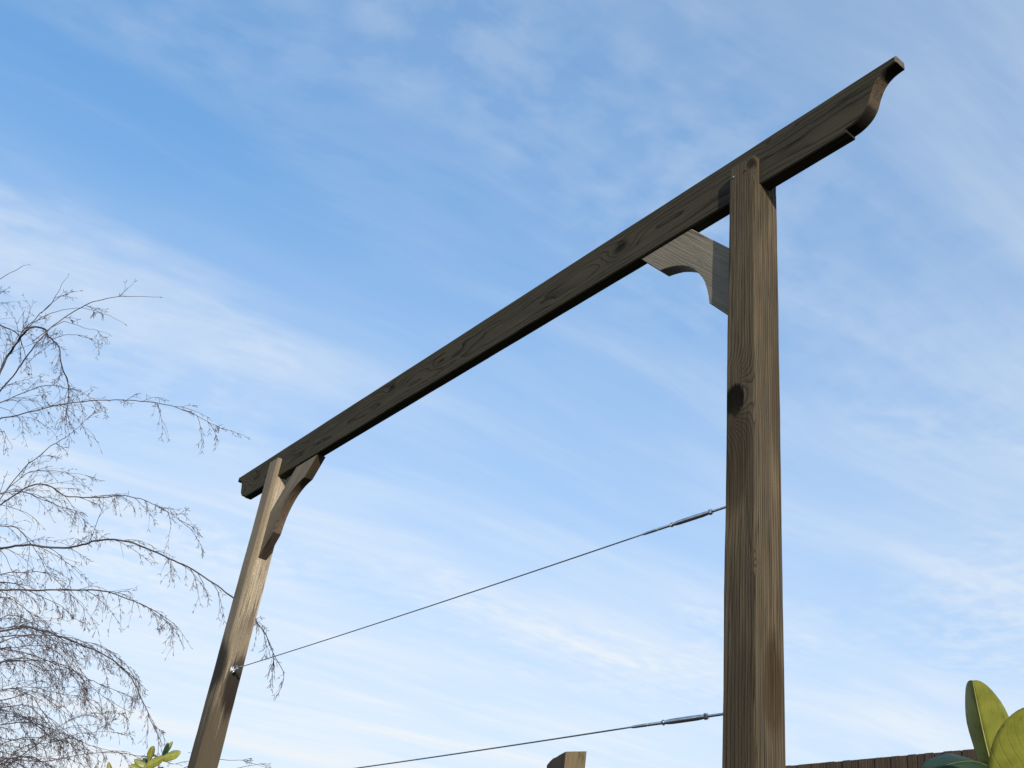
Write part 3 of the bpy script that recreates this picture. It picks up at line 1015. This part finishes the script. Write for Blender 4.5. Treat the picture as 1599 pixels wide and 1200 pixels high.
# (photo path, depth at start, depth at end, start radius, twig spacing in m, twig length, droop)
BR_ = [
    (r7((0, 560), (40, 480), (95, 400), (150, 355), (205, 365), (220, 395), (265, 440), (285, 530), (315, 620), (310, 720), (300, 800)), 8.6, 8.3, 0.014, 0.07, 0.42, 1.0),
    (r7((0, 645), (60, 580), (160, 440), (240, 350), (330, 290), (430, 240), (550, 215), (640, 214), (730, 217)), 8.4, 8.0, 0.0075, 0.30, 0.25, 0.5),
    (r7((0, 775), (150, 740), (300, 705), (450, 690), (620, 690), (770, 715), (870, 745), (950, 785), (1030, 828)), 8.2, 7.6, 0.0062, 0.085, 0.34, 1.1),
    (r7((0, 345), (50, 365), (90, 400), (115, 470), (120, 540)), 9.0, 9.0, 0.008, 0.10, 0.3, 1.0),
    (r7((-40, 160), (0, 135), (70, 95), (135, 65)), 8.8, 8.7, 0.005, 0.5, 0.15, 0.3),
    (r7((-40, 250), (0, 205), (40, 178)), 8.8, 8.7, 0.004, 0.2, 0.2, 0.8),
    (r7((60, 450), (110, 370), (190, 290), (250, 225), (290, 155), (315, 125)), 8.5, 8.4, 0.005, 0.35, 0.2, 0.4),
    (r7((190, 290), (250, 235), (310, 200), (365, 187)), 8.5, 8.4, 0.0035, 0.4, 0.15, 0.4),
    (r7((100, 380), (160, 330), (240, 288), (330, 270), (390, 270), (480, 295), (575, 340)), 8.5, 8.1, 0.0042, 0.4, 0.15, 0.4),
    (r7((150, 420), (270, 335), (330, 340), (400, 360), (495, 385)), 8.5, 8.1, 0.0036, 0.4, 0.15, 0.4),
    (r7((200, 430), (270, 400), (330, 388), (390, 400), (500, 420)), 8.5, 8.1, 0.0036, 0.3, 0.2, 0.5),
    (r7((0, 1140), (60, 1060), (130, 985), (220, 910), (310, 850), (380, 790), (430, 745)), 8.3, 7.9, 0.006, 0.2, 0.2, 0.7),
    (r7((0, 700), (120, 650), (230, 620), (330, 650), (380, 720)), 8.8, 8.6, 0.006, 0.08, 0.4, 1.2),
    (r7((0, 830), (20, 835), (60, 900)), 8.6, 8.5, 0.004, 0.2, 0.2, 1.0),
    (r7((20, 1110), (130, 1020), (220, 1010), (330, 1020), (410, 1035)), 8.4, 8.1, 0.004, 0.12, 0.25, 0.8),
    (r7((0, 1170), (130, 1085), (230, 1080), (300, 1125), (450, 1132), (560, 1125), (640, 1140), (700, 1165), (770, 1200), (830, 1240), (910, 1300)), 8.3, 7.7, 0.0075, 0.075, 0.36, 1.0),
    (r8((0, 220), (120, 205), (250, 215), (350, 208), (430, 185), (520, 180), (620, 205), (740, 255), (880, 325), (1000, 410), (1060, 455), (1145, 545), (1190, 610), (1225, 700), (1262, 770)), 8.0, 6.6, 0.0105, 0.085, 0.36, 1.1),
    (r8((0, 405), (180, 405), (330, 405), (480, 412), (560, 440), (680, 490), (730, 530), (770, 575)), 8.0, 7.4, 0.0085, 0.07, 0.38, 1.1),
    (r8((0, 590), (130, 575), (250, 605), (380, 655), (490, 710), (580, 790), (630, 880), (680, 1000), (722, 1090)), 8.0, 7.3, 0.0095, 0.075, 0.36, 1.2),
    (r8((0, 1195), (100, 1110), (250, 1080), (380, 1040), (520, 1040)), 8.2, 7.9, 0.005, 0.09, 0.3, 0.8),
    (r8((0, 1230), (60, 1170), (160, 1100), (270, 1010), (380, 960), (530, 955)), 8.4, 8.0, 0.005, 0.10, 0.3, 0.8),
    (r8((0, 1150), (200, 1170), (350, 1140), (500, 1130), (620, 1145), (800, 1185)), 8.5, 8.0, 0.005, 0.10, 0.28, 0.8),
    (r8((820, 1200), (900, 1172), (985, 1162), (1070, 1165), (1130, 1178), (1200, 1202)), 8.3, 8.2, 0.0035, 0.3, 0.16, 0.8),
    (r8((1010, 1215), (1100, 1190), (1180, 1182), (1225, 1205)), 8.6, 8.4, 0.003, 0.3, 0.14, 0.8),
]
rng = random.Random(23)
# the dense low part of the crown: more arching branches from the same trunk
for k in range(28):
    y0 = rng.uniform(745, 1230)
    ln = rng.uniform(70, 215) if y0 < 1150 else rng.uniform(60, 170)
    if y0 > 900 and rng.random() < 0.35:
        ln *= 0.6
    rise = rng.uniform(-45, 10)
    p_ = []
    for i in range(6):
        q = i / 5
        p_.append((-45 + (ln + 45) * q, y0 + rise * math.sin(q * 2.6) * 1.3 + 75 * q ** 2.6 * rng.uniform(0.6, 1.2) + rng.uniform(-5, 5)))
    BR_.append((p_, rng.uniform(8.0, 10.2), rng.uniform(7.8, 9.8), rng.uniform(0.004, 0.008), 0.08, rng.uniform(0.28, 0.42), 1.1))


def catkin_pair(C, tw, p_, d, rr):
    """a forked spur: two or three slim catkins"""
    a = d.orthogonal().normalized()
    a = Matrix.Rotation(rr.uniform(0, 6.28), 3, d) @ a
    n_ = rr.choice((1, 2, 2, 2))
    for k in range(n_):
        e = (d * rr.uniform(0.7, 1.1) + a * rr.uniform(0.35, 0.65) * (1 if k % 2 else -1) + Vector((0, 0, rr.uniform(-0.5, 0.2)))).normalized()
        L_ = rr.uniform(0.022, 0.042)
        C.add([p_, p_ + e * L_ * 0.35, p_ + e * L_ * 0.8, p_ + e * L_], [0.0008, 0.0019, 0.0017, 0.0005], 3, False)


def twig(T, C, p0, d0, length, r0, droop, rr, level=0):
    n_ = 6 if level == 0 else 4
    pts, p_, d = [p0], p0.copy(), d0.normalized()
    step = length / n_
    for i in range(n_):
        d = d + Vector((0, 0, -droop * 0.12)) + Vector((rr.gauss(0, 1), rr.gauss(0, 1), rr.gauss(0, 1))) * 0.085
        d.normalize()
        p_ = p_ + d * step
        pts.append(p_)
    T.add(pts, [r0 * (1 - 0.65 * i / n_) for i in range(n_ + 1)], 4 if level == 0 else 3, False)
    if level == 0:
        for i in range(1, n_):
            if rr.random() < 0.8:
                dd = (pts[i + 1] - pts[i]).normalized()
                sd = Matrix.Rotation(rr.uniform(0, 6.28), 3, dd) @ dd.orthogonal().normalized()
                twig(T, C, pts[i], dd + sd * 0.75, length * rr.uniform(0.18, 0.45), r0 * 0.7, droop, rr, 1)
    for i in range(2, n_ + 1):
        if rr.random() < (0.42 if level == 0 else 0.30) or (i == n_ and rr.random() < 0.8):
            catkin_pair(C, T, pts[i], (pts[i] - pts[i - 1]).normalized(), rr)


for bi, (path, da, db, r0, gap, tl, droop) in enumerate(BR_):
    rr = random.Random(100 + bi)
    n_ = len(path)
    W3 = [at(x, y, da + (db - da) * i / (n_ - 1) + 0.12 * math.sin(i * 1.7 + bi)) - ORG for i, (x, y) in enumerate(path)]
    if path[0][0] < 1:          # carry it back, rising out of the trunk
        zt_ = min(max(W3[0].z - rr.uniform(0.5, 1.1), 1.5), 7.2)
        j = min(range(nT), key=lambda i: abs(trunk_pts[i].z - zt_))
        A_ = trunk_pts[j]
        dirv = (W3[1] - W3[0]).normalized()
        B_ = W3[0] - dirv * 0.45
        W3 = [A_, A_.lerp(B_, 0.5) + Vector((0, 0, 0.12)), B_] + W3
        lead = 3
    else:
        lead = 0
    cv = catmull(W3, 7)
    nn = len(cv)
    i0 = lead * 7
    tb = Tubes()
    rads = []
    r0 *= 0.78
    for i in range(nn):
        if i < i0:
            rads.append(r0 * (1.0 + 1.2 * (1 - i / max(1, i0))))
        else:
            k = (i - i0) / max(1, nn - 1 - i0)
            rads.append(r0 * (1 - 0.80 * k) + 0.0004)
    jit = [p_ + Vector((noise.noise(p_ * 9), noise.noise(p_ * 9 + Vector((5, 5, 5))), noise.noise(p_ * 9 + Vector((9, 1, 4))))) * 0.010 for p_ in cv]
    tb.add(jit, rads, 6)
    lb = obj('branch', tb.mesh('branch'), M_LIMB if r0 > 0.0065 else M_TWIG, birch)
    T, C = Tubes(), Tubes()
    acc = rr.uniform(0, gap)
    start = max(1, i0 - 4)
    for i in range(start, nn - 1):
        seg = (jit[i + 1] - jit[i])
        acc += seg.length
        while acc > gap:
            acc -= gap * rr.uniform(0.9, 1.9)
            k = (i - start) / max(1, nn - start)
            d = seg.normalized()
            sd = Matrix.Rotation(rr.uniform(0, 6.28), 3, d) @ d.orthogonal().normalized()
            p_ = jit[i].lerp(jit[i + 1], rr.random())
            L_ = tl * rr.uniform(0.5, 1.9) * (1.0 - 0.6 * k)
            twig(T, C, p_, d + sd * rr.uniform(0.25, 0.75), L_, 0.0025, droop, rr)
            if rr.random() < 0.3:
                catkin_pair(C, T, p_, (d + sd).normalized(), rr)
    catkin_pair(C, T, jit[-1], (jit[-1] - jit[-2]).normalized(), rr)
    if T.v:
        tw = obj('twigs', T.mesh('twigs', False), M_TWIG, lb)
        tw['kind'] = 'stuff'
    ck = obj('catkins', C.mesh('catkins', False), M_CATKIN, lb)
    ck['kind'] = 'stuff'
